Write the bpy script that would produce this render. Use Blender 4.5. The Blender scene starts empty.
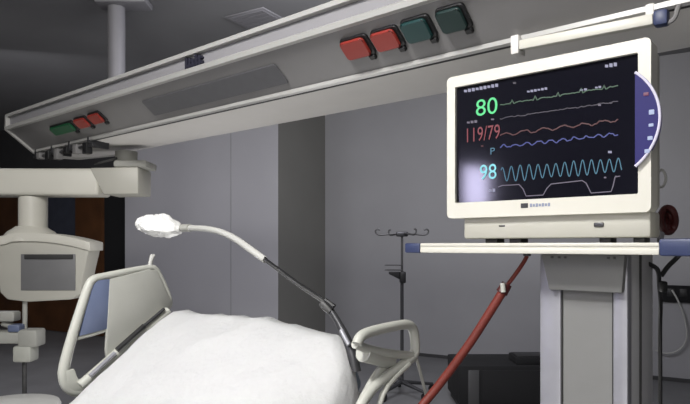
import bpy, bmesh, math, random
from mathutils import Vector, Matrix, noise
random.seed(7)
PI = math.pi
E = 1.25                                    # eye height
F_ = 600.0
C = bpy.context.scene.collection
sc_ = bpy.context.scene

# ------------------------------------------------------------- frames
class Frame:
    def __init__(self, deg): self.deg = deg; self.R = Matrix.Rotation(math.radians(deg), 4, 'Z')
FW = Frame(0)            # camera-parallel frame
FB = Frame(-40)          # bed / beam / monitor frame:  x = -s , y = v
FR = Frame(-30.13)       # room frame
US, UC = math.sin(math.radians(40)), math.cos(math.radians(40))
def s_at(x, v):
    r = (x-345)/F_; return (US*v - r*UC*v)/(UC+US*r)
def v_at(x, s):
    r = (x-345)/F_; return s*(UC+US*r)/(US-UC*r)
def dep(s, v): return US*s+UC*v
def pv(x, y, v):         # point of the vertical plane v=const
    s = s_at(x, v); return (-s, v, E+(245-y)/F_*dep(s, v))
def ps(x, y, s):
    v = v_at(x, s); return (-s, v, E+(245-y)/F_*dep(s, v))
def pw(x, y, Y): return ((x-345)/F_*Y, Y, E+(245-y)/F_*Y)

# ------------------------------------------------------------- materials
def mat(name, col, rough=.5, metal=0, spec=.5, var=.06, nscale=8, bump=0, emit=None, estr=0, coat=0, sss=0):
    m = bpy.data.materials.new(name); m.use_nodes = True
    nt = m.node_tree; b = nt.nodes['Principled BSDF']
    b.inputs['Roughness'].default_value = rough; b.inputs['Metallic'].default_value = metal
    b.inputs['Specular IOR Level'].default_value = spec
    b.inputs['Coat Weight'].default_value = coat
    tc = nt.nodes.new('ShaderNodeTexCoord'); n = nt.nodes.new('ShaderNodeTexNoise')
    n.inputs['Scale'].default_value = nscale; n.inputs['Detail'].default_value = 5
    nt.links.new(tc.outputs['Object'], n.inputs['Vector'])
    r = nt.nodes.new('ShaderNodeValToRGB')
    r.color_ramp.elements[0].position = .3; r.color_ramp.elements[1].position = .7
    r.color_ramp.elements[0].color = [c*(1-var) for c in col]+[1]
    r.color_ramp.elements[1].color = [min(1, c*(1+var)) for c in col]+[1]
    nt.links.new(n.outputs['Fac'], r.inputs['Fac']); nt.links.new(r.outputs['Color'], b.inputs['Base Color'])
    if bump:
        bp = nt.nodes.new('ShaderNodeBump'); bp.inputs['Strength'].default_value = bump
        bp.inputs['Distance'].default_value = .01
        nt.links.new(n.outputs['Fac'], bp.inputs['Height']); nt.links.new(bp.outputs['Normal'], b.inputs['Normal'])
    if emit:
        b.inputs['Emission Color'].default_value = (*emit, 1); b.inputs['Emission Strength'].default_value = estr
    return m
M = {}
M['wall'] = mat('wall_paint', (.36,.357,.37), .75, var=.03, nscale=2)
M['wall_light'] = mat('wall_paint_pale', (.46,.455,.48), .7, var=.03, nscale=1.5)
M['wall_olive'] = mat('wall_side_darker', (.22,.217,.20), .8, var=.03, nscale=2)  # darker tone for the right-facing side of the projecting wall
M['ceil'] = mat('ceiling_paint', (.27,.27,.275), .85, var=.04, nscale=2)
M['floor'] = mat('floor_vinyl', (.17,.17,.175), .45, var=.10, nscale=3)
M['base'] = mat('baseboard_dark', (.05,.05,.052), .6)
M['beam'] = mat('beam_grey', (.205,.20,.20), .42, var=.03)
M['beam_ch'] = mat('beam_channel', (.27,.265,.28), .5, var=.03)
M['beam_under'] = mat('beam_underside', (.74,.72,.69), .45, var=.02)
M['trim'] = mat('beam_trim', (.42,.415,.40), .3, var=.02)
M['groove'] = mat('groove', (.03,.03,.03), .7)
M['diff'] = mat('diffuser', (.105,.105,.112), .35, var=.05, nscale=30)
M['red'] = mat('socket_red', (.27,.028,.020), .4)
M['green'] = mat('socket_green', (.007,.042,.042), .4)
M['green2'] = mat('socket_bright_green', (.006,.08,.03), .4)
M['dkgreen'] = mat('socket_dark_green', (.006,.024,.022), .4)
M['black'] = mat('black_plastic', (.012,.012,.013), .45)
M['blackmat'] = mat('black_matte', (.006,.006,.007), .9)
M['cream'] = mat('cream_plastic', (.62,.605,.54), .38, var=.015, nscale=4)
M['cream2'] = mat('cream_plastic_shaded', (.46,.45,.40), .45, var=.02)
M['white'] = mat('white_plastic', (.50,.50,.475), .35, var=.02)
M['bedpl'] = mat('bed_rail_plastic', (.47,.475,.43), .45, var=.04, nscale=12)
M['bedpl2'] = mat('bed_panel_plastic', (.38,.38,.35), .5, var=.04, nscale=12)
M['bluepl'] = mat('bed_rail_blue_insert', (.13,.16,.26), .4, var=.06)
M['blue'] = mat('navy_end_cap', (.030,.042,.105), .45, var=.05)
M['alu'] = mat('brushed_aluminium', (.30,.30,.33), .38, .25, var=.05, nscale=20)
M['colpanel'] = mat('column_panel', (.21,.21,.205), .5, var=.04)
M['colside'] = mat('column_side', (.60,.60,.61), .5, var=.04)
M['steel'] = mat('dull_steel', (.10,.10,.10), .5, .5, var=.1, nscale=40)
M['dksteel'] = mat('dark_steel', (.07,.07,.075), .4, .6, var=.1)
M['hose'] = mat('red_rubber', (.15,.020,.012), .6, var=.15, nscale=25)
M['dkred'] = mat('dark_red_rubber', (.06,.008,.008), .5, var=.15)
M['blanket'] = mat('white_blanket', (.86,.86,.86), .9, spec=.2, var=.01, nscale=60, bump=.25)
M['mattress'] = mat('mattress_cover', (.25,.30,.36), .7)
M['lampwhite'] = mat('lamp_cover', (.9,.9,.88), .35, var=.02, nscale=30, bump=.4, emit=(1,1,.97), estr=.05)
M['wood'] = mat('brown_wood', (.085,.034,.012), .5, var=.35, nscale=3)
M['darkglass'] = mat('dark_glass', (.05,.055,.075), .25, var=.1)
M['dkbrown'] = mat('dark_brown_wood', (.04,.014,.008), .5, var=.35, nscale=3)
M['screen'] = mat('screen_glass', (.006,.006,.010), .09, spec=.32, var=.05)
M['violet'] = mat('violet_keypad', (.022,.020,.10), .5, spec=.15, var=.05, emit=(.25,.22,.9), estr=.04)
M['violetrim'] = mat('keypad_rim', (.62,.60,.72), .3, var=.02)
M['cable_w'] = mat('white_cable', (.45,.45,.43), .5)
M['greybox'] = mat('grey_box_face', (.16,.16,.165), .5)
def em(name, col, st):
    m = bpy.data.materials.new(name); m.use_nodes = True; nt = m.node_tree
    b = nt.nodes['Principled BSDF']; b.inputs['Base Color'].default_value = (.02,.02,.02,1)
    b.inputs['Roughness'].default_value = .6
    b.inputs['Emission Color'].default_value = (*col,1); b.inputs['Emission Strength'].default_value = st
    return m
M['e_green'] = em('trace_green', (.10,.85,.30), .9)
M['e_dgreen'] = em('trace_dim_green', (.08,.26,.13), .32)
M['e_red'] = em('trace_red', (.55,.04,.08), .38)
M['e_dred'] = em('trace_dim_red', (.35,.02,.04), .2)
M['e_blue'] = em('trace_blue', (.10,.14,.65), .4)
M['e_cyan'] = em('trace_cyan', (.08,.33,.50), .5)
M['e_cyan2'] = em('digits_cyan', (.30,.85,.95), .9)
M['e_white'] = em('trace_white', (.50,.50,.72), .55)
M['e_grey'] = em('trace_grey', (.35,.30,.42), .38)
M['e_dim'] = em('trace_dim_violet', (.14,.11,.20), .22)
M['e_btn'] = em('button_blue_white', (.60,.70,1.0), .75)
M['e_btnr'] = em('button_red', (.5,.15,.3), .4)
M['glareglow'] = em('glare_window_glow', (.74,.70,1.0), 42.0)

# ------------------------------------------------------------- mesh builder
class MB:
    def __init__(self): self.bm = bmesh.new()
    def _merge(self, b2):
        me = bpy.data.meshes.new('t'); b2.to_mesh(me); b2.free(); self.bm.from_mesh(me); bpy.data.meshes.remove(me)
    def box(self, a, b, bev=0, seg=2, rot=None, piv=None):
        b2 = bmesh.new(); bmesh.ops.create_cube(b2, size=1)
        c = [(a[i]+b[i])/2 for i in range(3)]; d = [abs(b[i]-a[i]) for i in range(3)]
        for v in b2.verts: v.co = Vector([c[i]+v.co[i]*d[i] for i in range(3)])
        if bev: bmesh.ops.bevel(b2, geom=b2.edges[:], offset=min(bev, min(d)*.49), segments=seg, affect='EDGES', profile=.5)
        if rot is not None:
            p = Vector(piv or c)
            for v in b2.verts: v.co = p + rot @ (v.co-p)
        self._merge(b2); return self
    def prism(self, pts, off, bev=0, seg=2):
        """pts: 3d polygon, off: extrusion vector"""
        b2 = bmesh.new(); off = Vector(off)
        A = [b2.verts.new(Vector(p)) for p in pts]; B = [b2.verts.new(Vector(p)+off) for p in pts]
        n = len(pts)
        b2.faces.new(A); b2.faces.new(B[::-1])
        for i in range(n): b2.faces.new((A[i], B[i], B[(i+1)%n], A[(i+1)%n]))
        bmesh.ops.recalc_face_normals(b2, faces=b2.faces)
        if bev: bmesh.ops.bevel(b2, geom=b2.edges[:], offset=bev, segments=seg, affect='EDGES', profile=.5)
        self._merge(b2); return self
    def tube(self, pts, r, n=12, smooth=0, closed=False):
        pts = [Vector(p) for p in pts]
        rs = list(r) if isinstance(r, (list, tuple)) else [r]*len(pts)
        for _ in range(smooth):
            np_, nr = [], []
            m = len(pts)
            rng = range(m) if closed else range(m-1)
            if not closed: np_.append(pts[0]); nr.append(rs[0])
            for i in rng:
                a, b = pts[i], pts[(i+1)%m]; ra, rb = rs[i], rs[(i+1)%m]
                np_ += [a*.75+b*.25, a*.25+b*.75]; nr += [ra*.75+rb*.25, ra*.25+rb*.75]
            if not closed: np_.append(pts[-1]); nr.append(rs[-1])
            pts, rs = np_, nr
        m = len(pts); rings = []; up = None
        for i in range(m):
            if closed: t = (pts[(i+1)%m]-pts[i-1])
            else: t = pts[min(i+1, m-1)]-pts[max(i-1, 0)]
            t.normalize()
            if up is None:
                up = Vector((0,0,1)) if abs(t.z) < .9 else Vector((1,0,0))
            x = up - t*up.dot(t)
            if x.length < 1e-4: x = t.orthogonal()
            x.normalize(); y = t.cross(x); up = x
            rings.append([self.bm.verts.new(pts[i]+(x*math.cos(2*PI*k/n)+y*math.sin(2*PI*k/n))*rs[i]) for k in range(n)])
        for i in range(m if closed else m-1):
            a, b = rings[i], rings[(i+1)%m]
            for k in range(n): self.bm.faces.new((a[k], a[(k+1)%n], b[(k+1)%n], b[k]))
        if not closed:
            self.bm.faces.new(rings[0][::-1]); self.bm.faces.new(rings[-1])
        return self
    def lathe(self, c, prof, n=32, sx=1, sy=1):
        rings = []
        for r, z in prof:
            rings.append([self.bm.verts.new((c[0]+sx*r*math.cos(2*PI*k/n), c[1]+sy*r*math.sin(2*PI*k/n), c[2]+z)) for k in range(n)])
        for a, b in zip(rings, rings[1:]):
            for k in range(n): self.bm.faces.new((a[k], a[(k+1)%n], b[(k+1)%n], b[k]))
        self.bm.faces.new(rings[0][::-1]); self.bm.faces.new(rings[-1]); return self
    def build(self, name, m, parent=None, ang=35, smooth=True, frame=None, base=None):
        bm = self.bm
        bmesh.ops.recalc_face_normals(bm, faces=bm.faces)
        fr = frame or (parent.frame if parent is not None else FW)
        o_base = Vector(base) if base is not None else (parent.base if parent is not None else Vector((0,0,0)))
        for v in bm.verts: v.co -= o_base
        me = bpy.data.meshes.new(name); bm.to_mesh(me); bm.free()
        if smooth:
            me.shade_smooth()
            me.set_sharp_from_angle(angle=math.radians(ang))
        me.materials.append(m)
        o = bpy.data.objects.new(name, me); C.objects.link(o)
        w = Obj(o, fr, o_base)
        if parent is None:
            o.matrix_world = Matrix.Translation(fr.R @ o_base) @ fr.R
        else: o.parent = parent.o
        return w
class Obj:
    def __init__(self, o, frame, base): self.o = o; self.frame = frame; self.base = Vector(base)
def tag(w, label, cat, group=None, kind=None):
    o = w.o
    if label: o['label'] = label
    if cat: o['category'] = cat
    if group: o['group'] = group
    if kind: o['kind'] = kind
    return w
def thing(name, label, cat, base, frame=FB, group=None):
    o = bpy.data.objects.new(name, None); C.objects.link(o); o.empty_display_size = .1
    base = Vector(base); o.matrix_world = Matrix.Translation(frame.R @ base) @ frame.R
    return tag(Obj(o, frame, base), label, cat, group)
def struct(name, mb, m, frame=FR, parent=None):
    w = mb.build(name, m, parent, frame=frame, smooth=False)
    if parent is None: w.o['kind'] = 'structure'
    return w
def rrect(x0, x1, y0, y1, r, n=5):
    out = []
    for cx, cy, a0 in ((x1-r, y1-r, 0), (x0+r, y1-r, 90), (x0+r, y0+r, 180), (x1-r, y0+r, 270)):
        for k in range(n+1):
            a = math.radians(a0+90*k/n); out.append((cx+r*math.cos(a), cy+r*math.sin(a)))
    return out

# ============================================================= ROOM (room frame: x=-s, y=v)
H = E+1.75
sr_e = 3.92      # edge of projecting wall (s)
XL, XR, YF, YB, YP = -13.0, 3.2, -3.6, 6.27, 5.30
struct('floor', MB().box((XL-.2,YF-.2,-.1),(XR+.2,YB+3,0)), M['floor'])
struct('ceiling', MB().box((XL-.2,YF-.2,H),(XR+.2,YB+3,H+.1)), M['ceil'])
struct('wall_back', MB().box((-sr_e-.0,YB,0),(XR,YB+.15,H)), M['wall'])
struct('wall_right', MB().box((XR,YF,0),(XR+.15,YB+.15,H)), M['wall'])
struct('wall_front', MB().box((-3.1,YF-.15,0),(XR+.15,YF,H)), M['wall'])
# partition on the left, near the camera, with a glowing window added for screen glare
WY0, WY1, WZ0, WZ1 = -1.93,-1.54,E+.34,E+.72
pl = MB()
pl.box((-3.1,YF,0),(-2.95,WY0,H)); pl.box((-3.1,WY1,0),(-2.95,-.8,H))
pl.box((-3.1,WY0,0),(-2.95,WY1,WZ0)); pl.box((-3.1,WY0,WZ1),(-2.95,WY1,H))
struct('wall_left', pl, M['wall'])
w1 = struct('glare_window', MB().box((-2.985,WY0,WZ0),(-2.965,WY1,WZ1)), M['glareglow'])  # unseen glowing pane, placed to reflect in the monitor screen
fr = MB()
for a, b in (((WY0-.03,WZ0-.03),(WY0+.01,WZ1+.03)),((WY1-.01,WZ0-.03),(WY1+.03,WZ1+.03)),((WY0+.01,WZ0-.03),(WY1-.01,WZ0+.01)),((WY0+.01,WZ1-.01),(WY1-.01,WZ1+.03))):
    fr.box((-2.97,a[0],a[1]),(-2.93,b[0],b[1]))
struct('glare_window_frame', fr, M['white'], parent=w1)
struct('wall_far_left', MB().box((XL-.15,-.95,0),(XL,YB,H)), M['wall'])
struct('wall_near_left', MB().box((XL,-.95,0),(-3.1,-.8,H)), M['wall'])
def sR(x, v):
    r = (x-345)/F_; a = math.radians(30.13); s, c = math.sin(a), math.cos(a)
    return (s*v - r*c*v)/(c+s*r)
s125, s98 = sR(125,YP), sR(97,YP)
pb = MB().box((-s125,YP,0),(-sr_e,YB+.15,H))
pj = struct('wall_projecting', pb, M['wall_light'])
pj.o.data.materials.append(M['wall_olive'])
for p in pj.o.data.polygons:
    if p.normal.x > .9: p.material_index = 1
sd0, sd1 = s98, sR(-60,YP)
wd = MB()
wd.box((XL,YP,0),(-sd1,YP+.15,H)); wd.box((-sd1,YP,2.1),(-s125,YP+.15,H)); wd.box((-s98-.0,YP+.16,0),(-s125,YP+.3,2.1))
struct('wall_left_far', wd, M['base'])
# black sheet as the darkness of the open doorway, brown door with pane
struct('doorway_dark', MB().box((-s98,YP+.10,0.02),(-s125,YP+.15,2.1)), M['blackmat'])
d2 = struct('door_2', MB().box((-sR(98,YP),YP+.05,0.02),(-sR(72,YP),YP+.10,2.1)).box((-sR(72,YP),YP+.05,0.02),(-sR(34,YP),YP+.10,E-.02)).box((-sR(72,YP),YP+.05,2.0),(-sR(34,YP),YP+.10,2.1)).box((-sR(34,YP),YP+.05,0.02),(-sd1,YP+.10,2.1)), M['wood'])
# fix: boxes accept swapped corners
struct('door_pane', MB().box((-sR(72,YP),YP+.07,E-.02),(-sR(34,YP),YP+.085,2.0)), M['darkglass'], parent=d2)
dh = MB().tube([(-sR(74,YP)+.03,YP+.05,1.05),(-sR(74,YP)+.03,YP-.0,1.05),(-sR(74,YP)-.07,YP-.0,1.05)],.012)
struct('door_handle', dh, M['steel'], parent=d2)
struct('baseboard_back', MB().box((-sr_e+.001,YB-.012,0),(XR,YB,.035)), M['base'])
struct('baseboard_left', MB().box((-s125,YP-.012,0),(-sr_e,YP,.035)), M['base'])
struct('trim_1', MB().box((-sR(231,YP)-.006,YP-.006,0),(-sR(231,YP)+.006,YP,H), .002), M['wall'])

# ============================================================= OVERHEAD SUPPLY BEAM
vT, zT, zM = 1.455, .776, .700
vBt, zB = 1.617, .581
sL, sRt = 3.86, -.35
beam = thing('ceiling_supply_beam', 'long grey ceiling-hung supply beam with coloured sockets running above the bed', 'supply beam', (-1.8,1.9,E+.60))
def ext(sec, s0=sL, s1=sRt): # section (v,z rel eye) -> prism
    return [(-s0,v,E+z) for v,z in sec], (s0-s1,0,0)
def beam_part(name, sec, m, s0=sL, s1=sRt, bev=0):
    p, o = ext(sec, s0, s1); return MB().prism(p, o, bev).build(name, m, beam)
beam_part('housing', [(1.475,.775),(1.475,.700),(1.46,.695),(1.612,.580),(1.64,.582),(2.34,.69),(2.36,.76),(2.30,.79),(1.60,.80)], M['beam'])
beam_part('front_channel', [(1.468,.770),(1.468,.705),(1.476,.705),(1.476,.770)], M['beam_ch'])
beam_part('top_trim', [(1.447,.766),(1.447,.783),(1.50,.792),(1.50,.782),(1.472,.766)], M['trim'], sL+.012)
beam_part('middle_trim', [(1.440,.706),(1.450,.714),(1.474,.714),(1.474,.695),(1.468,.690),(1.445,.690)], M['trim'], sL+.012)
beam_part('bottom_trim', [(1.602,.586),(1.602,.573),(1.612,.568),(1.624,.572),(1.624,.584)], M['trim'], sL+.012)
beam_part('groove_shadow', [(1.624,.583),(1.624,.574),(1.646,.574),(1.646,.583)], M['groove'])  # dark strip drawn in as the shadow behind the bottom trim
# rounded underside cover
us = []
n = 14
for k in range(n+1):
    t = k/n; v = 1.647+t*(2.33-1.647); z = .574+.116*t - .045*math.sin(PI*t)**.8 if 0<k<n else .574+.116*t
    us.append((v,z))
us += [(2.335,.70),(1.647,.584)]
beam_part('underside_cover', us, M['beam_under'])
ec = [(1.447,.783),(1.50,.795),(2.30,.795),(2.365,.76),(2.34,.68),(2.15,.612),(1.9,.56),(1.70,.55),(1.61,.566),(1.445,.690)]
p, o = ext(ec, sL+.025, sL+.0); MB().prism(p, o, .004).build('end_cap', M['trim'], beam)
p, o = ext(ec, sRt, sRt-.025); MB().prism(p, o, .004).build('end_cap', M['trim'], beam)
# coordinates on the sloped panel
A = Vector((0,1.462,E+.6945)); B = Vector((0,1.608,E+.582))
tdir = (B-A); L = tdir.length; tdir.normalize(); nrm = Vector((0,-tdir.z*-1, 0)); nrm = Vector((0, tdir.z, -tdir.y)); 
def pan(s, t, h=0): return Vector((-s,0,0))+A+tdir*(t*L)+nrm*h   # h outward (down / toward viewer)
def plate(mb, s0, s1, t0, t1, h0, h1, r=.012, bev=.003):
    pts = [pan(a, b/L, h0) for a, b in rrect(s1, s0, t0*L, t1*L, r)]
    mb.prism(pts, nrm*(h1-h0), bev, 1); return mb
def vpan(x, t): 
    v = A.y+(B.y-A.y)*t; return s_at(x, v)
def socket(x0, x1, t0, t1, m, label):
    s0, s1 = vpan(x0, (t0+t1)/2), vpan(x1, (t0+t1)/2)
    so = plate(MB(), s0, s1, t0, t1, -.002, .009, .014).build('socket', M['black'], beam)
    if label: so.o['label'] = label
    d = (s0-s1)*.06
    plate(MB(), s0-d*.2, s1+d*1.8, t0+.03, t1-.03, .008, .020, .014, .004).build('socket_cover', m, so)  # wider black margin on the near side stands for the raised cover's shadow
    sc = s1+(s0-s1)*.18
    plate(MB(), sc+.012, sc-.012, t1-.02, t1+.08, .0, .014, .005).build('socket_latch', M['black'], so)
    return so
socket(345,372,.20,.64,M['red'],'red socket with dark latch, farther of the two bright red ones')
socket(375,402,.20,.63,M['red'],'red socket with dark latch, nearer one beside the green socket')
socket(405,434,.17,.62,M['green'],'dark teal socket between the red and the darkest socket')
socket(440,469,.15,.61,M['dkgreen'],'very dark green socket, nearest on the panel')
socket(54,77,.28,.64,M['green2'],'green socket at the far left end')
socket(78,90,.24,.62,M['red'],'red socket near the far left end'); socket(92,104,.22,.60,M['red'],'red socket near the far left end, next to the first')
sd = plate(MB(), vpan(150,.6), vpan(284,.6), .30, .80, -.001, .006, .01).build('lamp_diffuser', M['diff'], beam)
# emblem on the front channel : small dark letters-like strokes and a pale patch
M['logo'] = mat('emblem_dark',(.02,.02,.035),.5)
emb = MB()
se0, se1 = s_at(186,1.462), s_at(203,1.462)
dw = (se0-se1)/5.2
for k in range(5):
    x0 = -se0+k*dw
    emb.box((x0,1.455,E+.712+.002*(k%2)),(x0+dw*.62,1.469,E+.764-.006*(k%3)), .002)
emb.box((-se0,1.457,E+.722),(-se1,1.4685,E+.733)); emb.box((-se0+dw,1.457,E+.742),(-se1,1.4685,E+.75))
emb.build('emblem', M['logo'], beam)
# ceiling pole carrying the beam
pole = thing('ceiling_pole', 'pale grey vertical pole between the ceiling plate and the supply beam', 'pole', (pw(116,0,4.3)[0],4.3,E+.78), FW)
px = pw(116.5,0,4.3)[0]
MB().tube([(px,4.3,E+.797),(px,4.3,H-.05)], .060, 28).build('tube', M['beam_ch'], pole)
MB().box((px-.12,4.19,H-.05),(px+.24,4.37,H), .012).build('ceiling_plate', M['beam_ch'], pole)
# pale ceiling panel
cv = thing('ceiling_vent', 'pale grey rectangular vent panel on the ceiling above the beam', 'vent', (-.72,4.75,H), FR)
c0 = Vector(FR.R.inverted() @ Vector((-.68,4.70,0)))
MB().box((c0.x-.16,c0.y-.22,H-.012),(c0.x+.22,c0.y+.2,H-.001), .008).build('frame', M['beam_ch'], cv)
vs = MB()
for k in range(7): vs.box((c0.x-.13,c0.y-.19+k*.055,H-.015),(c0.x+.19,c0.y-.145+k*.055,H-.011))
vs.build('slats', M['beam_ch'], cv)

# accessory rail under beam
ar = thing('accessory_rail', 'cream handrail with navy end fixed under the beam above the monitor', 'rail', (-.54,1.60,E+.56))
s0, s1, s2 = s_at(517,1.60), s_at(654,1.60), s_at(669,1.60)
zA, zB_ = pv(517,46.5,1.60)[2], pv(669,17,1.60)[2]
def zr(x): return zA+(zB_-zA)*(x+s0)/(s0-s2)
def rb(xa, xb, h, d, m, nm, bev):
    MB().prism([(xa,1.60-d,zr(xa)-h),(xb,1.60-d,zr(xb)-h),(xb,1.60-d,zr(xb)+h),(xa,1.60-d,zr(xa)+h)],(0,2*d,0),bev).build(nm, m, ar)
rb(-s0,-s1,.0135,.012,M['cream'],'bar',.004); rb(-s1,-s2,.019,.016,M['blue'],'end_cap',.007)
MB().box((-s0-.012,1.582,E+.532),(-s0+.012,1.63,E+.585),.004).build('bracket', M['beam_under'], ar)
MB().box((-s1-.02,1.60,zB_),(-s1-.0,1.63,E+.592),.004).build('bracket', M['beam_under'], ar)
MB().tube([(-s2-.004,1.60,zB_-.014),(-s2+.012,1.60,zB_-.008),(-s2+.018,1.60,E+.56),(-s2+.02,1.615,E+.578)],.006,8,2).build('hook', M['beam'], ar)

# ============================================================= MONITOR
vm = 1.365
mon = thing('patient_monitor', 'cream patient monitor with dark screen of coloured traces on the shelf', 'monitor', (-.56,1.45,E+.010))
mL, mR = -s_at(447,vm), -s_at(651,vm)
zb, zt = E+.069, E+.434
sL0, sR0 = -s_at(455,vm), -s_at(638,vm)
sz0, sz1 = E+.108, E+.406
# bezel ring: outer rounded rect with window
def ring(mb, o_pts, i_pts, y0, y1, yi):
    bm = mb.bm; n = len(o_pts)
    def ringv(pts, y): return [bm.verts.new((a, y, b)) for a, b in pts]
    o0, o1 = ringv(o_pts, y0), ringv(o_pts, y1); i0, i1 = ringv(i_pts, y0), ringv(i_pts, yi)
    for k in range(n):
        j = (k+1) % n
        bm.faces.new((o0[k], o0[j], i0[j], i0[k])); bm.faces.new((o0[k], o1[k], o1[j], o0[j]))
        bm.faces.new((i0[k], i0[j], i1[j], i1[k])); bm.faces.new((o1[k], i1[k], i1[j], o1[j]))
    return mb
bz = ring(MB(), rrect(mL, mR, zb, zt, .012), rrect(sL0, sR0, sz0, sz1, .003), vm, vm+.055, vm+.016).build('bezel', M['cream'], mon)
lg = MB().box((-s_at(521,vm),vm-.0015,E+.088),(-s_at(528,vm),vm+.001,E+.099)).build('maker_emblem', M['dksteel'], bz)
lg2 = MB()
x0, x1 = -s_at(530,vm), -s_at(551,vm)
for k in range(7):
    a = x0+(x1-x0)*k/7; lg2.box((a,vm-.0012,E+.0895+.0008*(k%2)),(a+(x1-x0)/10,vm+.001,E+.0975-.001*((k*3)%2)))
lg2.build('maker_lettering', mat('logo_blue',(.25,.28,.38),.5), bz)
# body behind bezel
bd = MB()
bd.prism([(mL+.02,vm+.05,zb+.01),(mR-.004,vm+.05,zb+.01),(mR-.004,vm+.05,zt-.012),(mL+.02,vm+.05,zt-.012)],(0,.05,0),.008)
bd.box((mL+.05,vm+.09,zb+.02),(mR-.05,vm+.17,zt-.05),.02)
bd.build('rear_housing', M['cream2'], mon)
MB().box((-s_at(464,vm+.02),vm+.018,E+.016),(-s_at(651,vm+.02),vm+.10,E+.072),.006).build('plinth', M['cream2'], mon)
MB().box((-s_at(499,vm+.018),vm+.0165,E+.045),(-s_at(505,vm+.018),vm+.019,E+.049),.001).build('button', M['dksteel'], mon)
pk = MB().box((-s_at(594,vm+.018),vm+.014,E+.040),(-s_at(604,vm+.018),vm+.019,E+.050),.002)
pk.build('button', M['dksteel'], mon)
for xx in (492, 516, 606, 640):
    MB().box((-s_at(xx-7,vm+.03),vm+.03,E+.004),(-s_at(xx+5,vm+.03),vm+.075,E+.018),.003).build('foot', M['black'], mon)
scr = MB().box((sL0,vm+.010,sz0),(sR0,vm+.017,sz1)).build('screen', M['screen'], mon)
vs_ = vm+.0085
def q(x, y):
    p = pv(x, y, vs_); return Vector((p[0], vs_, p[2]))
def trace(name, pts, m, w=.0011):
    mb = MB(); P = [q(*p) for p in pts]
    up = Vector((0,0,1))
    for side in (0,):
        A_ = []; B_ = []
        for i, p in enumerate(P):
            t = (P[min(i+1,len(P)-1)]-P[max(i-1,0)]).normalized(); nn = Vector((-t.z,0,t.x))
            A_.append(mb.bm.verts.new(p+nn*w)); B_.append(mb.bm.verts.new(p-nn*w))
        for i in range(len(P)-1): mb.bm.faces.new((A_[i],B_[i],B_[i+1],A_[i+1]))
    # thin solid
    r = bmesh.ops.extrude_face_region(mb.bm, geom=mb.bm.faces[:])
    for v in [g for g in r['geom'] if isinstance(g, bmesh.types.BMVert)]: v.co.y += .0012
    return mb.build(name, m, scr, smooth=False)
# slope of screen horizontals at height y (towards the vanishing point)
def hy(x, yref, xref=500): return 245+(yref-245)*(x+370)/(xref+370.)
def wob(x, a): return a*noise.noise(Vector((x*.35, a*7, 1.3)))
def line(yref, f, x0=500, x1=618, st=1.0):
    out = []; x = x0
    while x <= x1: out.append((x, hy(x, yref)-f(x))); x += st
    return out
def ecg(x):
    ph = ((x-500) % 23); return 5*math.exp(-((ph-12)/1.0)**2)-1.5*math.exp(-((ph-14)/1.)**2)+1.0*math.exp(-((ph-19)/2.)**2)
trace('heart_trace', line(105, lambda x: ecg(x)*.7+wob(x,1)), M['e_dgreen'], .0012)
trace('respiration_trace', line(118.5, lambda x: wob(x,1.2)), M['e_dim'], .001)
trace('pressure_trace', line(135, lambda x: 1.6*math.sin((x-500)/3.1)+wob(x,1.4)), M['e_dred'], .0013)
trace('second_pressure_trace', line(147, lambda x: 1.3*math.sin((x-500)/1.9)+wob(x,1.6)), M['e_blue'], .0012)
trace('oxygen_trace', line(174.5, lambda x: 7.2*math.sin((x-500)/1.42)*(1+.1*math.sin(x/9)), 501, 622, .45), M['e_cyan'], .0009)
trace('breath_trace', [(498,187),(502,185.5),(519,184.5),(523,189),(526,196),(543,195),(547,188),(551,184),(582,180.5),(586,183),(591,193),(611,191.5),(613,186),(615,177),(620,176)], M['e_grey'], .0011)
def dash(name, x0, x1, y, h, m, n=5):
    mb = MB()
    for k in range(n):
        a = x0+(x1-x0)*k/n; b = a+(x1-x0)/n*.72
        yy = y+(hy(a, y, x0)-y)
        hh = h*(1-.25*((k*5)%3==0))
        P = [q(a,yy+hh/2), q(b,yy+hh/2), q(b,yy-hh/2), q(a,yy-hh/2)]
        mb.prism(P, (0,.0012,0))
    return mb.build(name, m, scr, smooth=False)
dash('header_text', 464, 499, 91, 3.2, M['e_white'], 9)
dash('header_icon', 513, 517, 83, 2.5, M['e_dim'], 1)
dash('lead_text', 527, 548, 91.5, 2.2, M['e_white'], 6)
dash('lead_text', 580, 588, 90, 2, M['e_white'], 2); dash('lead_text', 595, 602, 87.5, 2, M['e_white'], 2)
dash('clock_text', 605, 618, 66, 3.6, M['e_white'], 3)
dash('scale_text', 598, 602, 105, 2.2, M['e_grey'], 1); dash('scale_text', 610, 613, 103, 2, M['e_dim'], 1)
dash('unit_text', 467, 478, 122.5, 2.4, M['e_grey'], 3); dash('unit_text', 491, 495, 119.3, 2, M['e_grey'], 1)
dash('unit_text', 481, 484, 146, 2, M['e_dred'], 1)
dash('scale_text', 608, 613, 152, 3, M['e_white'], 1)
dash('scale_text', 604, 607, 177.5, 2, M['e_grey'], 1); dash('scale_text', 615, 618, 176.5, 2, M['e_grey'], 1)
dash('breath_text', 489, 496, 190.5, 3.2, M['e_white'], 2)
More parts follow.
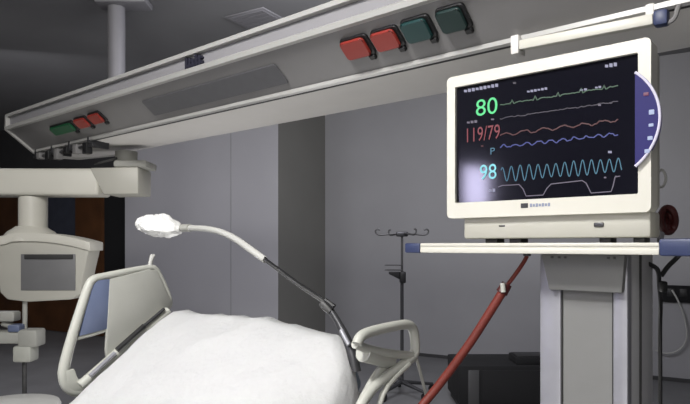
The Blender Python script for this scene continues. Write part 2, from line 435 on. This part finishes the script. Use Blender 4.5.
def text(name, s, x0, y0, x1, y1, m):
    """text fitted into image box; x0,y0 left-bottom, x1,y1 right-top on screen plane"""
    cu = bpy.data.curves.new('t', 'FONT'); cu.body = s; cu.extrude = 0; cu.resolution_u = 4; cu.offset = .0
    to = bpy.data.objects.new('t', cu); C.objects.link(to)
    dg = bpy.context.evaluated_depsgraph_get(); dg.update()
    me = bpy.data.meshes.new_from_object(to.evaluated_get(dg))
    bpy.data.objects.remove(to); bpy.data.curves.remove(cu)
    xs = [v.co.x for v in me.vertices]; ys = [v.co.y for v in me.vertices]
    a, b = q(x0,y0), q(x1,y1)
    mb = MB(); mb.bm.from_mesh(me); bpy.data.meshes.remove(me)
    for v in mb.bm.verts:
        fx = (v.co.x-min(xs))/(max(xs)-min(xs)); fy = (v.co.y-min(ys))/(max(ys)-min(ys))
        v.co = Vector((a.x+(b.x-a.x)*fx, vs_-.0004, a.z+(b.z-a.z)*fy))
    return mb.build(name, m, scr, smooth=False)
text('heart_rate_digits', '80', 476, 116.5, 497.5, 96.5, M['e_green'])
text('pressure_digits', '119/79', 467, 142.5, 500, 124, M['e_red'])
text('pulse_symbol', 'P', 490.5, 154.5, 495, 147.5, M['e_cyan'])
text('oxygen_digits', '98', 480, 180, 496.5, 163.5, M['e_cyan2'])
# violet keypad : circle segment
ch_x = -s_at(636.5,vm); cz0, cz1 = E+.165, E+.362
hc = (cz1-cz0)/2; sag = -s_at(661,vm)-ch_x; Rk = (hc*hc+sag*sag)/(2*sag); czc = (cz0+cz1)/2; cxc = ch_x+sag-Rk
am = math.asin(hc/Rk)
arc = [(cxc+Rk*math.cos(-am+2*am*k/24), czc+Rk*math.sin(-am+2*am*k/24)) for k in range(25)]
kp = MB().prism([(a,vm-.012,b) for a,b in arc],(0,.022,0)).build('keypad', M['violet'], mon)
MB().tube([(a,vm-.010,b) for a,b in arc], .0032, 8).build('keypad_rim', M['violetrim'], kp)
for (x,y,w,h,mm) in ((646,94,4,1.6,'e_btnr'),(651.5,112,4,2.3,'e_btn'),(651,125,3.6,1.4,'e_btn'),(650,138,3.8,1.8,'e_btn'),(647,151,3.8,1.8,'e_btn')):
    p = pv(x,y,vm-.0135); ww = w*.0022*.55; hh = h*.0021
    MB().box((p[0]-ww,vm-.0150,p[2]-hh),(p[0]+ww,vm-.011,p[2]+hh),.0008).build('key', M[mm], kp)

# ============================================================= SHELF + COLUMN
vsf = 1.25
shf = thing('monitor_shelf', 'cream shelf with navy end caps carrying the patient monitor', 'shelf', (-.5,1.42,E-.018))
a0, a1, a2, a3 = -s_at(405,vsf), -s_at(420,vsf), -s_at(659,vsf), -.13
fr = MB().box((a1,vsf,E-.0035),(a2,vsf+.02,E+.0045),.002).box((a1,vsf+.002,E-.008),(a2,vsf+.02,E-.003)).box((a1,vsf,E-.019),(a2,vsf+.02,E-.0075),.002)
fr.build('front_rail', M['cream'], shf)
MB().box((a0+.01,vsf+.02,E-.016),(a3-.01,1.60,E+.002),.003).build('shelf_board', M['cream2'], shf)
MB().box((a0,vsf-.002,E-.020),(a1,vsf+.05,E+.005),.004).build('end_cap', M['blue'], shf)
MB().box((a2,vsf-.004,E-.021),(a3,vsf+.05,E+.012),.005).build('end_cap', M['blue'], shf)
MB().box((a1,1.58,E-.019),(a2,1.60,E+.0045),.002).build('rear_rail', M['cream'], shf)

vc = 1.36
col_ = thing('equipment_column', 'tall grey aluminium column with recessed front panel under the monitor shelf', 'column', (-.47,1.48,0))
k0, k1, k2, k3 = -s_at(540,vc), -s_at(561,vc), -s_at(613,vc), -s_at(628,vc)
zc = E-.021
MB().box((k0+.004,vc+.012,.03),(k3-.003,1.585,zc),.003).build('column_body', M['colside'], col_)
MB().box((k0,vc-.002,.03),(k1,vc+.03,zc),.004).build('corner_profile', M['alu'], col_)
MB().box((k2,vc-.002,.03),(k3,vc+.03,zc),.004).build('corner_profile', M['alu'], col_)
MB().box((k1,vc+.006,.03),(k2,vc+.013,zc)).build('front_panel', M['colpanel'], col_)
gs = MB()
for kk in (k1, k2): gs.box((kk-.0025,vc+.002,.03),(kk+.0025,vc+.008,zc))
gs.box((k3-.0025,1.46,.03),(k3+.0006,1.468,zc)); gs.build('seam', M['groove'], col_)
MB().box((k0+.01,1.587,.03),(k3-.012,1.60,zc),.004).build('rear_profile', M['dksteel'], col_)
br = MB()
zb0 = E-.101
br.prism([(k0+.012,vc-.002,zc),(k0+.03,vc-.002,zb0),(k3-.006,vc-.002,zb0),(k3-.0,vc-.002,zc)],(0,-.022,0),.003)
br.build('mounting_bracket', M['colpanel'], col_)
bs = MB()
for xx in (553,560,566,609,615): bs.box((-s_at(xx-1.2,1.34),1.332,E-.030),(-s_at(xx+1.2,1.34),1.3365,E-.025),.001)
bs.build('screw', M['steel'], col_)
MB().box((k0-.08,vc-.06,0),(k3+.08,1.70,.035),.012).build('column_foot', M['dksteel'], col_)

# red hose from the shelf to the bed
hp = [pw(527,256,1.42),pw(524,262,1.42),pw(515,275,1.42),pw(505,288,1.43),pw(490,312,1.44),pw(473,339,1.45),pw(455,364,1.46),pw(436,389,1.47),pw(420,408,1.46),pw(402,430,1.44),pw(385,460,1.43),pw(372,520,1.42)]
hs = thing('red_hose', 'red rubber hose hanging from the shelf down beside the bed', 'hose', hp[0], FW)
MB().tube(hp[3:], .0105, 14, 2).build('thick_hose', M['hose'], hs)
MB().tube(hp[:4], .0050, 10, 2).build('thin_hose', M['hose'], hs)
MB().tube([pw(507,284,1.43),pw(501.5,293,1.43)], [.0125,.0145], 14).build('connector', M['dkred'], hs)
MB().tube([pw(502.5,283,1.415),pw(503.5,292,1.415)], .006, 12).build('clip', M['bedpl'], hs)
hk = MB().tube([pw(527,256,1.42),pw(527,253.3,1.42)], .009, 12).build('hanger', M['dksteel'], hs)

# cable bundle behind the monitor & cables under the shelf
cb = thing('cable_bundle', 'dark red and black coiled cables behind the right side of the monitor', 'cable', pw(664,238,1.52), FW)
for k,(mm,off) in enumerate((('dkred',0),('black',1),('dkred',2),('black',3),('dkred',4))):
    pts = []
    for i in range(22):
        a = i/21*2*PI*1.6+off*1.3
        pts.append(pw(668+(7.5-1.6*off)*math.cos(a)+off*.3, 220+(12.5-2*off)*math.sin(a)+off*1.0, 1.50+.006*off+.01*math.sin(a*2)))
    MB().tube(pts, .0085 if mm=='dkred' else .006, 8, 1).build('coil', M[mm], cb)
MB().tube([pw(661,234,1.46),pw(660,240.5,1.44)],[.008,.007],10).build('plug', M['alu'], cb)
MB().tube([pw(655,186,1.53),pw(663,188,1.53),pw(667,178,1.53),pw(662,168,1.53),pw(657,174,1.53)],.0035,8,2).build('cable', M['cable_w'], cb)
c2 = [pw(638,254,1.45),pw(643,262,1.42),pw(652,265,1.42),pw(659,270,1.45),pw(659,285,1.5),pw(661,300,1.6),pw(660,330,1.63),pw(660.5,380,1.63),pw(660,440,1.63),pw(660,690,1.63)]
cc = thing('power_cable', 'black power cable hanging under the shelf beside the column', 'cable', c2[0], FW)
MB().tube(c2, .0055, 8, 2).build('cable', M['black'], cc)
MB().tube([pw(683,250,1.48),pw(677,258,1.49),pw(668,266,1.49),pw(661,276,1.49)], .006, 8, 2).build('cable_branch', M['black'], cc)
MB().box((pw(659,0,1.48)[0],1.465,pw(0,292,1.48)[2]),(pw(665,0,1.48)[0],1.485,pw(0,281,1.48)[2]),.004).build('plug', M['black'], cc)
# wall socket + thin cable on back wall
def pr(x, y, v=YB-.02):
    s = sR(x, v); a = math.radians(30.13); Y = math.sin(a)*s+math.cos(a)*v
    return (-s, v, E+(245-y)/F_*Y)
ws = thing('wall_socket_strip', 'black socket strip on the back wall at the right edge', 'socket', pr(675,292), FR)
a, b = pr(661,285), pr(700,300)
MB().box((a[0],YB-.03,a[2]-.155),(b[0],YB-.0,a[2]),.006).build('housing', M['blackmat'], ws)
ob = MB()
for k in range(3): ob.lathe((0,0,0),[(.0,0),(.025,0),(.025,.004),(.0,.004)],16) if False else ob.box((a[0]+.05+k*.1,YB-.034,a[2]-.10),(a[0]+.11+k*.1,YB-.028,a[2]-.03),.003)
ob.build('outlet', M['black'], ws)
tcb = MB().tube([pr(672,290,YB-.05),pr(678,300,YB-.05),pr(685,318,YB-.05),pr(688,340,YB-.04),pr(678,352,YB-.04),pr(664,354,YB-.04),pr(655,350,YB-.04)],.008,8,2).build('wall_cable', M['cable_w'], None, frame=FR, base=pr(672,290))
tag(tcb, 'thin pale cable looping down the back wall from the socket strip', 'cable')

# ============================================================= IV POLE
Yv = 5.0
iv = thing('drip_stand', 'thin dark drip stand with hooks standing behind the bed by the wall', 'drip stand', (pw(402,0,Yv)[0],Yv,0), FW)
ix = pw(402,0,Yv)[0]
zt_ = pw(0,233,Yv)[2]
MB().tube([(ix,Yv,.09),(ix,Yv,.98)],.014,12).build('pole', M['dksteel'], iv)
MB().tube([(ix,Yv,.9),(ix,Yv,zt_)],.010,12).build('extension_pole', M['steel'], iv)
MB().box((ix-.05,Yv-.03,zt_-.03),(ix+.05,Yv+.03,zt_+.012),.012).build('hook_hub', M['dksteel'], iv)
for sx, dy in ((-1,0),(1,0),(.45,-.16),(-.45,.16)):
    L_ = .215
    MB().tube([(ix,Yv,zt_),(ix+sx*L_*.6,Yv+dy*.6,zt_-.012),(ix+sx*L_*.9,Yv+dy,zt_-.02),(ix+sx*L_*1.05,Yv+dy,zt_+.008),(ix+sx*L_*.98,Yv+dy,zt_+.035),(ix+sx*L_*.85,Yv+dy,zt_+.025)],.007,8,2).build('hook', M['steel'], iv)
zk = pw(0,277,Yv)[2]
MB().box((ix-.02,Yv-.035,zk-.05),(ix+.03,Yv+.035,zk+.045),.01).prism([(ix-.02,Yv-.02,zk+.045),(ix-.11,Yv-.02,zk+.045),(ix-.11,Yv-.02,zk+.025),(ix-.02,Yv-.02,zk-.02)],(0,.04,0),.003).build('clamp', M['black'], iv)
bk = MB()
for zz in (zk+.06, zk+.10): bk.tube([(ix-.03-.045+.055*math.cos(2*PI*k/14)*1.3,Yv-.05+.06*math.sin(2*PI*k/14),zz) for k in range(14)],.003,6,0,True)
bk.build('wire_basket', M['steel'], iv)
for k in range(5):
    a = 2*PI*k/5+.3
    lg = MB().tube([(ix,Yv,.11),(ix+.28*math.cos(a),Yv+.28*math.sin(a),.075)],[.018,.012],10).build('leg', M['dksteel'], iv)
    MB().tube([(ix+.28*math.cos(a)-.012*math.sin(a),Yv+.28*math.sin(a)+.012*math.cos(a),.035),(ix+.28*math.cos(a)+.012*math.sin(a),Yv+.28*math.sin(a)-.012*math.cos(a),.035)],.035,16).tube([(ix+.28*math.cos(a),Yv+.28*math.sin(a),.03),(ix+.28*math.cos(a),Yv+.28*math.sin(a),.075)],.008,8).build('caster', M['black'], lg)

# ============================================================= BED
sBL, sBR = 1.79, .975
bed = thing('hospital_bed', 'hospital bed with raised backrest and pale plastic side rails', 'bed', (-1.38,.25,0))
prof = [(1.20,-.245),(.56,-.600),(-.78,-.60)]       # sleeping surface (v, z rel eye)
th = .13
def msec(sec, s0, s1, name, m, bev=.02):
    return MB().prism([(-s0,v,E+z) for v,z in sec],(s0-s1,0,0),bev).build(name, m, bed)
nx, nz = -.486*th, -.874*th
msec([(1.20,-.26),(.56,-.615),(-.78,-.615),(-.78,-.615-th),(.61,-.615-th),(1.20+.06,-.26-th*.9)], sBL-.088, sBR+.01, 'mattress', M['mattress'])
msec([(1.27,-.395),(.62,-.755),(.62,-.80),(1.29,-.43)], sBL-.02, sBR+.02, 'backrest_frame', M['bedpl2'], .008)
msec([(.62,-.755),(-.80,-.755),(-.80,-.80),(.62,-.80)], sBL-.02, sBR+.02, 'base_frame', M['bedpl2'], .008)
MB().box((-sBL+.12,-.55,.20),(-sBR-.12,.95,.30),.02).box((-sBL+.25,-.1,.28),(-sBR-.25,.1,.47),.01).box((-sBL+.25,.5,.28),(-sBR-.25,.66,.46),.01).build('undercarriage', M['bedpl2'], bed)
for sx in (-sBL+.10, -sBR-.10):
    for vy in (-.55, .95):
        lg = MB().box((sx-.03,vy-.03,.10),(sx+.03,vy+.03,.26),.01).build('leg', M['bedpl2'], bed)
        MB().tube([(sx-.02,vy,.06),(sx+.02,vy,.06)],.06,20).build('caster', M['black'], lg)
MB().box((-sBL,-.86,.38),(-sBR,-.82,.86),.02).build('footboard', M['bedpl'], bed)

# left side rail (far side) : panel in plane s = const
sP = 1.835
def PL(x, y, ds=0):
    return Vector(ps(x, y, sP+ds))
sr = MB()
outer = [(60,377),(61,362),(86,284),(92,277),(98,275),(150,265),(157,266),(160,271),(174,302),(170,311),(84,390),(76,393),(66,389)]
# tube frame
tubep = [(64,382),(63,366),(88,285),(93,279),(100,277),(149,267),(155,268),(160,275),(171,300),(168,309),(87,387),(79,392),(70,390)]
rail = MB().tube([PL(*p) for p in tubep], [.017,.017,.014,.013,.012,.010,.010,.009,.009,.011,.014,.017,.017], 14, 2, True).build('side_rail', M['bedpl'], bed)
# wide lower left corner + panel
MB().prism([PL(*p) for p in ((108,279),(148,269),(156,271),(170,301),(168,308),(106,364),(104,350))],(.012,0,0),.003).build('panel', M['bedpl2'], rail)
MB().prism([PL(*p) for p in ((90,287),(96,280),(109,279),(108,328),(78,336))],(.010,0,0),.002).build('blue_insert', M['bluepl'], rail)
MB().tube([PL(77,338),PL(92,334),PL(108,329)],.0075,10).build('cross_bar', M['bedpl'], rail)
MB().prism([PL(*p) for p in ((63,370),(72,368),(76,379),(88,377),(85,389),(72,391),(65,386))],(.018,0,0),.004).build('corner_plate', M['bedpl'], rail)
MB().tube([PL(80,386,-.022),PL(112,358,-.022),PL(168,311,-.022)],.016,12).build('lower_bar', M['bedpl'], rail)
MB().tube([PL(117,350,-.040),PL(144,326,-.040)],.009,10).build('dark_slot', M['black'], rail)
MB().tube([PL(90,376,-.040),PL(115,353,-.040)],.007,10).build('latch_bar', M['alu'], rail)
MB().tube([PL(144,326,-.036),PL(164,309,-.036)],.006,10).build('latch_rod', M['dksteel'], rail)
MB().tube([PL(150,267),PL(151,260),PL(152.5,256),PL(154,256)],[.008,.0075,.009,.007],10).build('stub', M['white'], rail)
for x,y in ((84,384),(150,322)):
    p = PL(x,y); MB().tube([p, p+Vector((.05,0,-.06)), p+Vector((.08,.02,-.16))],.012,10).build('rail_arm', M['bedpl2'], rail)

# right side rail (near side)
sQ = .84
def PR(x, y, ds=0): return Vector(ps(x, y, sQ+ds))
r2 = MB().tube([PR(*p) for p in ((357,344),(360,336),(372,331),(396,325.5),(408,324),(413,328),(415,338),(415.5,350),(413,357),(404,364),(383,379),(368,393),(358,410),(350,430))], .0122, 14, 2).build('side_rail', M['bedpl'], bed)
MB().tube([PR(355,344,.01),PR(370,350,.01),(PR(392,354,.005)),PR(411,355.5)],.0105,12,1).build('cross_bar', M['bedpl'], r2)
MB().tube([PR(363,353,.02),PR(390,361,.02)],[.021,.019],16).build('joint_cylinder', M['bedpl'], r2)
MB().tube([PR(385,366,.03),PR(376,378,.03),PR(364,400,.03)],.014,12,1).build('inner_arm', M['bedpl'], r2)
MB().tube([PR(409,364,-.01),PR(399,373,-.01),PR(384,390,-.01),PR(378,410,-.01)],.007,12,1).build('lower_arm', M['bedpl'], r2)
MB().tube([PR(415,354,-.005),PR(420,371,-.005),PR(429,406,-.005),PR(436,440,-.005)],.0042,10,1).build('strut', M['bedpl2'], r2)
p = PR(352,425); MB().tube([p, (-sBR-.02, p.y+.02, E-.76)],.014,10).build('rail_arm', M['bedpl2'], r2)

# blanket
def blanket():
    mb = MB(); bm = mb.bm
    path = [(1.235,-.47),(1.24,-.40),(1.238,-.32),(1.225,-.262),(1.19,-.236),(1.14,-.240)]
    n1 = 44
    for k in range(1, n1+1):
        t = k/n1; path.append((1.14-(1.14-.62)*t, -.240-(.325)*t))
    path += [(.58,-.578),(.53,-.588),(.46,-.590)]
    for k in range(1, 40): path.append((.46-1.22*k/39, -.590))
    sB_ = sBL-.082
    cross = [(sB_+.012,-.13),(sB_+.012,-.06),(sB_+.004,-.022),(sB_-.02,-.002)]
    n2 = 46
    for k in range(1, n2): cross.append((sB_-.02-(sB_-sBR-.06)*k/n2, 0))
    cross += [(sBR+.035,-.0),(sBR,-.008),(sBR-.03,-.024),(sBR-.055,-.05),(sBR-.07,-.09),(sBR-.078,-.14),(sBR-.08,-.20),(sBR-.082,-.26),(sBR-.08,-.32),(sBR-.078,-.38)]
    rows = []
    for i, (v, z) in enumerate(path):
        row = []
        for j, (s, dz) in enumerate(cross):
            side = max(0, (sBR+.02-s)/.10)
            w = .016*noise.noise(Vector((s*5, v*3.2, 1)))+.007*noise.noise(Vector((s*11+v*4, v*9, 4)))+.003*noise.noise(Vector((s*26, v*24, 7)))
            far = (sBL-s)/(sBL-sBR)
            zz = z+dz+w*(1 if i > 3 else .3)+.010*(1-far)*max(0,min(1,(v-.6)/.4))
            # pillow-like swell under the head end, slumping to the near edge
            g = math.exp(-((v-1.02)/.20)**2)
            zz += .026*g*math.sin(PI*min(1,max(0,far*1.0)))**.7 - .020*g*max(0,far-.75)*2
            fold = .012*math.sin(v*34+2*noise.noise(Vector((v*5,z,2))))*min(1,max(0,-dz-.05)*5)*(1 if s<sBR+.05 else 0)
            ss = s+fold+.5*w*side
            vv = v
            if s < sBR+.05 and v > 1.0:   # round the head corner
                vv = v-.10*min(1,(sBR+.05-s)/.12)*min(1,(v-1.0)/.2)
            row.append(bm.verts.new((-ss, vv, E+zz)))
        rows.append(row)
    for a, b in zip(rows, rows[1:]):
        for k in range(len(a)-1): bm.faces.new((a[k], a[k+1], b[k+1], b[k]))
    r = bmesh.ops.solidify(bm, geom=bm.faces[:], thickness=.006)
    return mb.build('blanket', M['blanket'], None, 80, frame=FB, base=(-1.38,.25,E-.60))
tag(blanket(), 'bright white blanket spread over the hospital bed', 'blanket')

# ============================================================= GOOSENECK LAMP
lp = thing('gooseneck_lamp', 'examination lamp with white wrapped head on a curved arm clamped to the bed', 'lamp', pw(350,350,1.46), FW)
MB().tube([pw(356,372,1.46),pw(352,352,1.47),pw(345,335,1.49),pw(337,320,1.52),pw(326,303,1.56)],[.013,.013,.011,.009,.009],12,1).build('stem', M['dksteel'], lp)
MB().tube([pw(341,330,1.475),pw(349,345,1.455)],.006,10).build('clamp_screw', M['alu'], lp)
MB().tube([pw(321,302,1.545),pw(326,306,1.545),pw(331,312,1.535)],[.009,.0135,.008],14,1).build('elbow', M['steel'], lp)
MB().tube([pw(325,300,1.54),pw(334,307,1.53)],[.006,.008],10).build('knob', M['black'], lp)
MB().tube([pw(326,303,1.56),pw(300,286,1.64),pw(264,259,1.76)],.0055,12).build('lower_arm', M['steel'], lp)
MB().tube([pw(328,301,1.55),pw(300,283.5,1.635),pw(262,256,1.76)],.0028,8).build('arm_cable', M['black'], lp)
MB().tube([pw(265,260,1.755),pw(250,249,1.80),pw(236,239,1.86),pw(222,232,1.92),pw(207,228.5,1.98),pw(189,228,2.06)],[.010,.0105,.0105,.010,.010,.010],14,2).build('gooseneck', M['white'], lp)
MB().tube([pw(190,228,2.055),pw(182,228,2.09)],.0135,12).build('neck_joint', M['bedpl2'], lp)
hd = MB(); b2 = bmesh.new(); bmesh.ops.create_icosphere(b2, subdivisions=5, radius=1)
hc_ = Vector(pw(158,226.5,2.165))
ax = (Vector(pw(133,225,2.24))-Vector(pw(187,229,2.08))).normalized(); ay = Vector((0,0,1)).cross(ax).normalized(); az = ax.cross(ay)
for v in b2.verts:
    c = v.co.copy(); t = c.x
    ln = .108*t; wz = .043*(1-.22*max(0,t)); wy = .062*(1-.2*max(0,t))
    d = 1+.16*noise.noise(c*2.3)+.15*noise.noise(c*5.5)+.08*noise.noise(c*11)
    if t > .86: wz *= .9; 
    z_ = c.z*(.85 if c.z < 0 else 1.0)
    v.co = hc_+ax*(ln*(1+.06*noise.noise(c*4)))+ay*(c.y*wy*d)+az*(z_*wz*d+.006*t)
hd._merge(b2)
hd.tube([hc_+ax*.085+az*.010, hc_+ax*.104+az*.013, hc_+ax*.118+az*.014],[.024,.016,.006],10,1)
hd.build('lamp_head', M['lampwhite'], lp, 80)

# ============================================================= LEFT PENDANT
Yp = 3.4
def X(x, Y=Yp): return (x-345)/F_*Y
def Z(y, Y=Yp): return E+(245-y)/F_*Y
pe = thing('supply_boom', 'thick horizontal cream boom arm hanging below the far end of the beam', 'boom arm', (X(128),Yp,Z(168)), FW)
MB().box((X(-95),Yp-.0,Z(195)),(X(98),Yp+.20,Z(168)),.02,3).build('arm', M['cream'], pe)
MB().prism([(X(90),Yp-.012,Z(168)),(X(104),Yp-.012,Z(194.5)),(X(139),Yp-.012,Z(194)),(X(139),Yp-.012,Z(167))],(0,.23,0),.01).build('joint_block', M['cream2'], pe)
MB().box((X(113),Yp+.0,Z(167)),(X(146),Yp+.2,Z(160)),.01).tube([(X(120),Yp+.1,Z(161)),(X(120),Yp+.1,Z(149))],.062,28).build('hub', M['bedpl2'], pe)
MB().tube([(X(96),Yp-.01,Z(164)),(X(112),Yp-.03,Z(161)),(X(116),Yp+.01,Z(158))],.007,8,1).build('hub_cable', M['groove'], pe)
# instruments clipped under the beam, left
ra = MB().box((-3.86,1.60,E+.533),(-3.12,1.62,E+.548),.003)
rg = thing('hook_rail', 'dark rail with small black clips under the far left end of the beam', 'rail', (-3.5,1.66,E+.6))
ra.build('bar', M['dksteel'], rg)
for k in range(4): MB().box((-3.84+k*.22,1.60,E+.535),(-3.82+k*.22,1.72,E+.612),.003).build('bracket', M['dksteel'], rg)
for k in range(6):
    x = -3.78+k*.115; h = .025+.012*((k*7)%3)
    MB().box((x,1.585,E+.545-h),(x+.045,1.625,E+.56),.006).build('clip', M['black'] if k%2 else M['beam'], rg)
MB().tube([pw(128,152,3.2),pw(138,157,3.2),pw(152,158,3.25),pw(170,153,3.3),pw(186,147,3.35)],.008,8,2).build('cable', M['beam'], rg)

# equipment head hanging from the arm
eh = thing('hanging_console', 'cream box-shaped console with grey front hanging under the boom arm', 'console', (X(24),Yp+.1,Z(195)), FW)
MB().tube([(X(24),Yp+.1,Z(195.5)),(X(24),Yp+.1,Z(230))],.078,32).build('neck', M['cream'], eh)
MB().lathe((X(22),Yp+.1,Z(241)),[(.15,0),(.145,.03),(.125,.055),(.10,.07),(.082,.085)],32).build('collar', M['cream'], eh)
top = []
for k in range(17):
    t = k/16; x = -3+t*96; y = 233.5+9.5*abs((x-32)/61.)**2.0+(1.5 if x<10 else 0)
    top.append((X(x),Yp-.03,Z(y)))
body = top[::-1]
body = [(X(0),Yp-.03,Z(268)),(X(3),Yp-.03,Z(292)),(X(10),Yp-.03,Z(299)),(X(30),Yp-.03,Z(301.5)),(X(74),Yp-.03,Z(299)),(X(82),Yp-.03,Z(294)),(X(87),Yp-.03,Z(268))]+body
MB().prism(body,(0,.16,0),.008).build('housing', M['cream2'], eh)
tl = MB()
tl.prism([(p[0],Yp-.045,p[2]+.004) for p in top]+[(p[0],Yp-.045,p[2]-.045) for p in top[::-1]],(0,.19,0),.004).build('lid', M['cream'], eh)
MB().box((X(24),Yp-.036,Z(290)),(X(78),Yp-.028,Z(254)),.003).build('front_panel', M['greybox'], eh)
MB().box((X(28),Yp-.042,Z(259)),(X(76),Yp-.030,Z(254.5)),.002).build('slot', M['groove'], eh)
MB().tube([(X(23),Yp+.02,Z(300)),(X(23),Yp+.02,Z(344))],.013,12).build('upper_rod', M['bedpl2'], eh)
MB().box((X(-30),Yp-.04,Z(343)),(X(30),Yp+.06,Z(331)),.012).box((X(22),Yp-.05,Z(346)),(X(41),Yp+.06,Z(329)),.012).build('cross_block', M['bedpl2'], eh)
MB().box((X(12),Yp-.05,Z(331)),(X(24),Yp+.03,Z(324)),.008).build('clamp', M['bluepl'], eh)
MB().box((X(-30),Yp-.0,Z(322)),(X(14),Yp+.08,Z(312)),.012).tube([(X(-2),Yp+.05,Z(324)),(X(12),Yp+.05,Z(329))],.02,12).build('upper_block', M['bedpl2'], eh)
MB().box((X(17),Yp-.05,Z(361)),(X(35),Yp+.05,Z(345)),.012).build('lower_clamp', M['bedpl'], eh)
MB().tube([(X(24.5),Yp,Z(357)),(X(24.5),Yp,Z(420))],.012,12).build('lower_rod', M['steel'], eh)
# stool
st = thing('round_stool', 'round white topped stool low in the left corner', 'stool', (X(12,3.08),3.08,0), FW)
zs = E-.81
MB().lathe((X(12,3.08),3.08,zs-.06),[(.20,0),(.225,.012),(.23,.035),(.222,.052),(.19,.06),(.05,.062)],40).build('seat', mat('stool_white',(.75,.75,.72),.4), st)
MB().tube([(X(12,3.08),3.08,.12),(X(12,3.08),3.08,zs-.06)],.025,14).build('pole', M['steel'], st)
for k in range(5):
    a = 2*PI*k/5; cx, cy = X(12,3.08), 3.08
    lg = MB().tube([(cx,cy,.13),(cx+.22*math.cos(a),cy+.22*math.sin(a),.075)],[.02,.014],10).build('leg', M['steel'], st)
    MB().tube([(cx+.22*math.cos(a)-.012*math.sin(a),cy+.22*math.sin(a)+.012*math.cos(a),.032),(cx+.22*math.cos(a)+.012*math.sin(a),cy+.22*math.sin(a)-.012*math.cos(a),.032)],.032,16).tube([(cx+.22*math.cos(a),cy+.22*math.sin(a),.03),(cx+.22*math.cos(a),cy+.22*math.sin(a),.075)],.007,8).build('caster', M['black'], lg)

# black low cabinet behind the column
Yc = 4.5
bc = thing('low_black_cabinet', 'low black cabinet on the floor behind the equipment column', 'cabinet', (X(500,Yc),Yc+.2,0), FW)
ztop = Z(366,Yc)
MB().box((X(459,Yc),Yc,.05),(X(600,Yc),Yc+.5,ztop),.008).build('body', M['blackmat'], bc)
MB().box((X(468,Yc),Yc-.012,.05),(X(479,Yc),Yc,ztop-.03),.003).build('edge_strip', M['base'], bc)
MB().box((X(482,Yc),Yc-.012,.06),(X(594,Yc),Yc,ztop-.03),.005).build('door', M['blackmat'], bc)
MB().box((X(462,Yc),Yc+.02,0),(X(597,Yc),Yc+.48,.05)).build('plinth', M['black'], bc)
bx_ = thing('black_box', 'small black box on the low cabinet beside the column', 'box', (X(530,Yc),Yc+.1,ztop), FW)
MB().box((X(518,Yc),Yc+.04,ztop),(X(560,Yc),Yc+.26,Z(358.5,Yc)),.006).build('case', M['blackmat'], bx_)
MB().box((X(520,Yc),Yc+.06,Z(358.6,Yc)),(X(558,Yc),Yc+.24,Z(357.5,Yc)),.003).build('lid', M['black'], bx_)

# ============================================================= LIGHTS
def area(name, loc, tgt, size, power, col, sy=None):
    l = bpy.data.lights.new(name, 'AREA'); l.energy = power; l.size = size; l.color = col
    if sy: l.shape = 'RECTANGLE'; l.size_y = sy
    o = bpy.data.objects.new(name, l); C.objects.link(o); o.location = loc
    o.rotation_euler = (Vector(tgt)-Vector(loc)).to_track_quat('-Z','Y').to_euler(); return o
area('bed_light', (-1.0,.2,2.85), (-.55,1.3,.8), .5, 84, (1,.985,.96))
area('room_light', (-1.3,-2.2,2.75), (.0,2.0,1.2), .9, 44, (1,.98,.95))
area('low_fill', (-.9,-1.3,.45), (-.8,3.0,1.9), 1.2, 20, (1,.98,.95))
area('far_light', (.2,3.6,2.75), (-.2,5.6,0), 1.6, 62, (.93,.93,1.0))
area('left_light', (-2.9,4.7,2.7), (-3.2,5.9,.0), 1.0, 28, (.96,.95,1.0))
area('up_fill', (-.6,3.2,.25), (-.5,2.4,2.0), .9, 12, (1,.98,.95))
wrl = bpy.data.worlds.new('world'); sc_.world = wrl; wrl.use_nodes = True
wrl.node_tree.nodes['Background'].inputs[0].default_value = (.5,.5,.55,1)
wrl.node_tree.nodes['Background'].inputs[1].default_value = .1

# ============================================================= CAMERA
cam = bpy.data.cameras.new('camera'); co = bpy.data.objects.new('camera', cam); C.objects.link(co)
co.location = (0,0,E); co.rotation_euler = (PI/2,0,0)
cam.sensor_fit = 'HORIZONTAL'; cam.sensor_width = 36; cam.lens = 36*F_/690; cam.shift_y = 43/690
cam.clip_start = .02
sc_.camera = co
sc_.view_settings.view_transform = 'Standard'
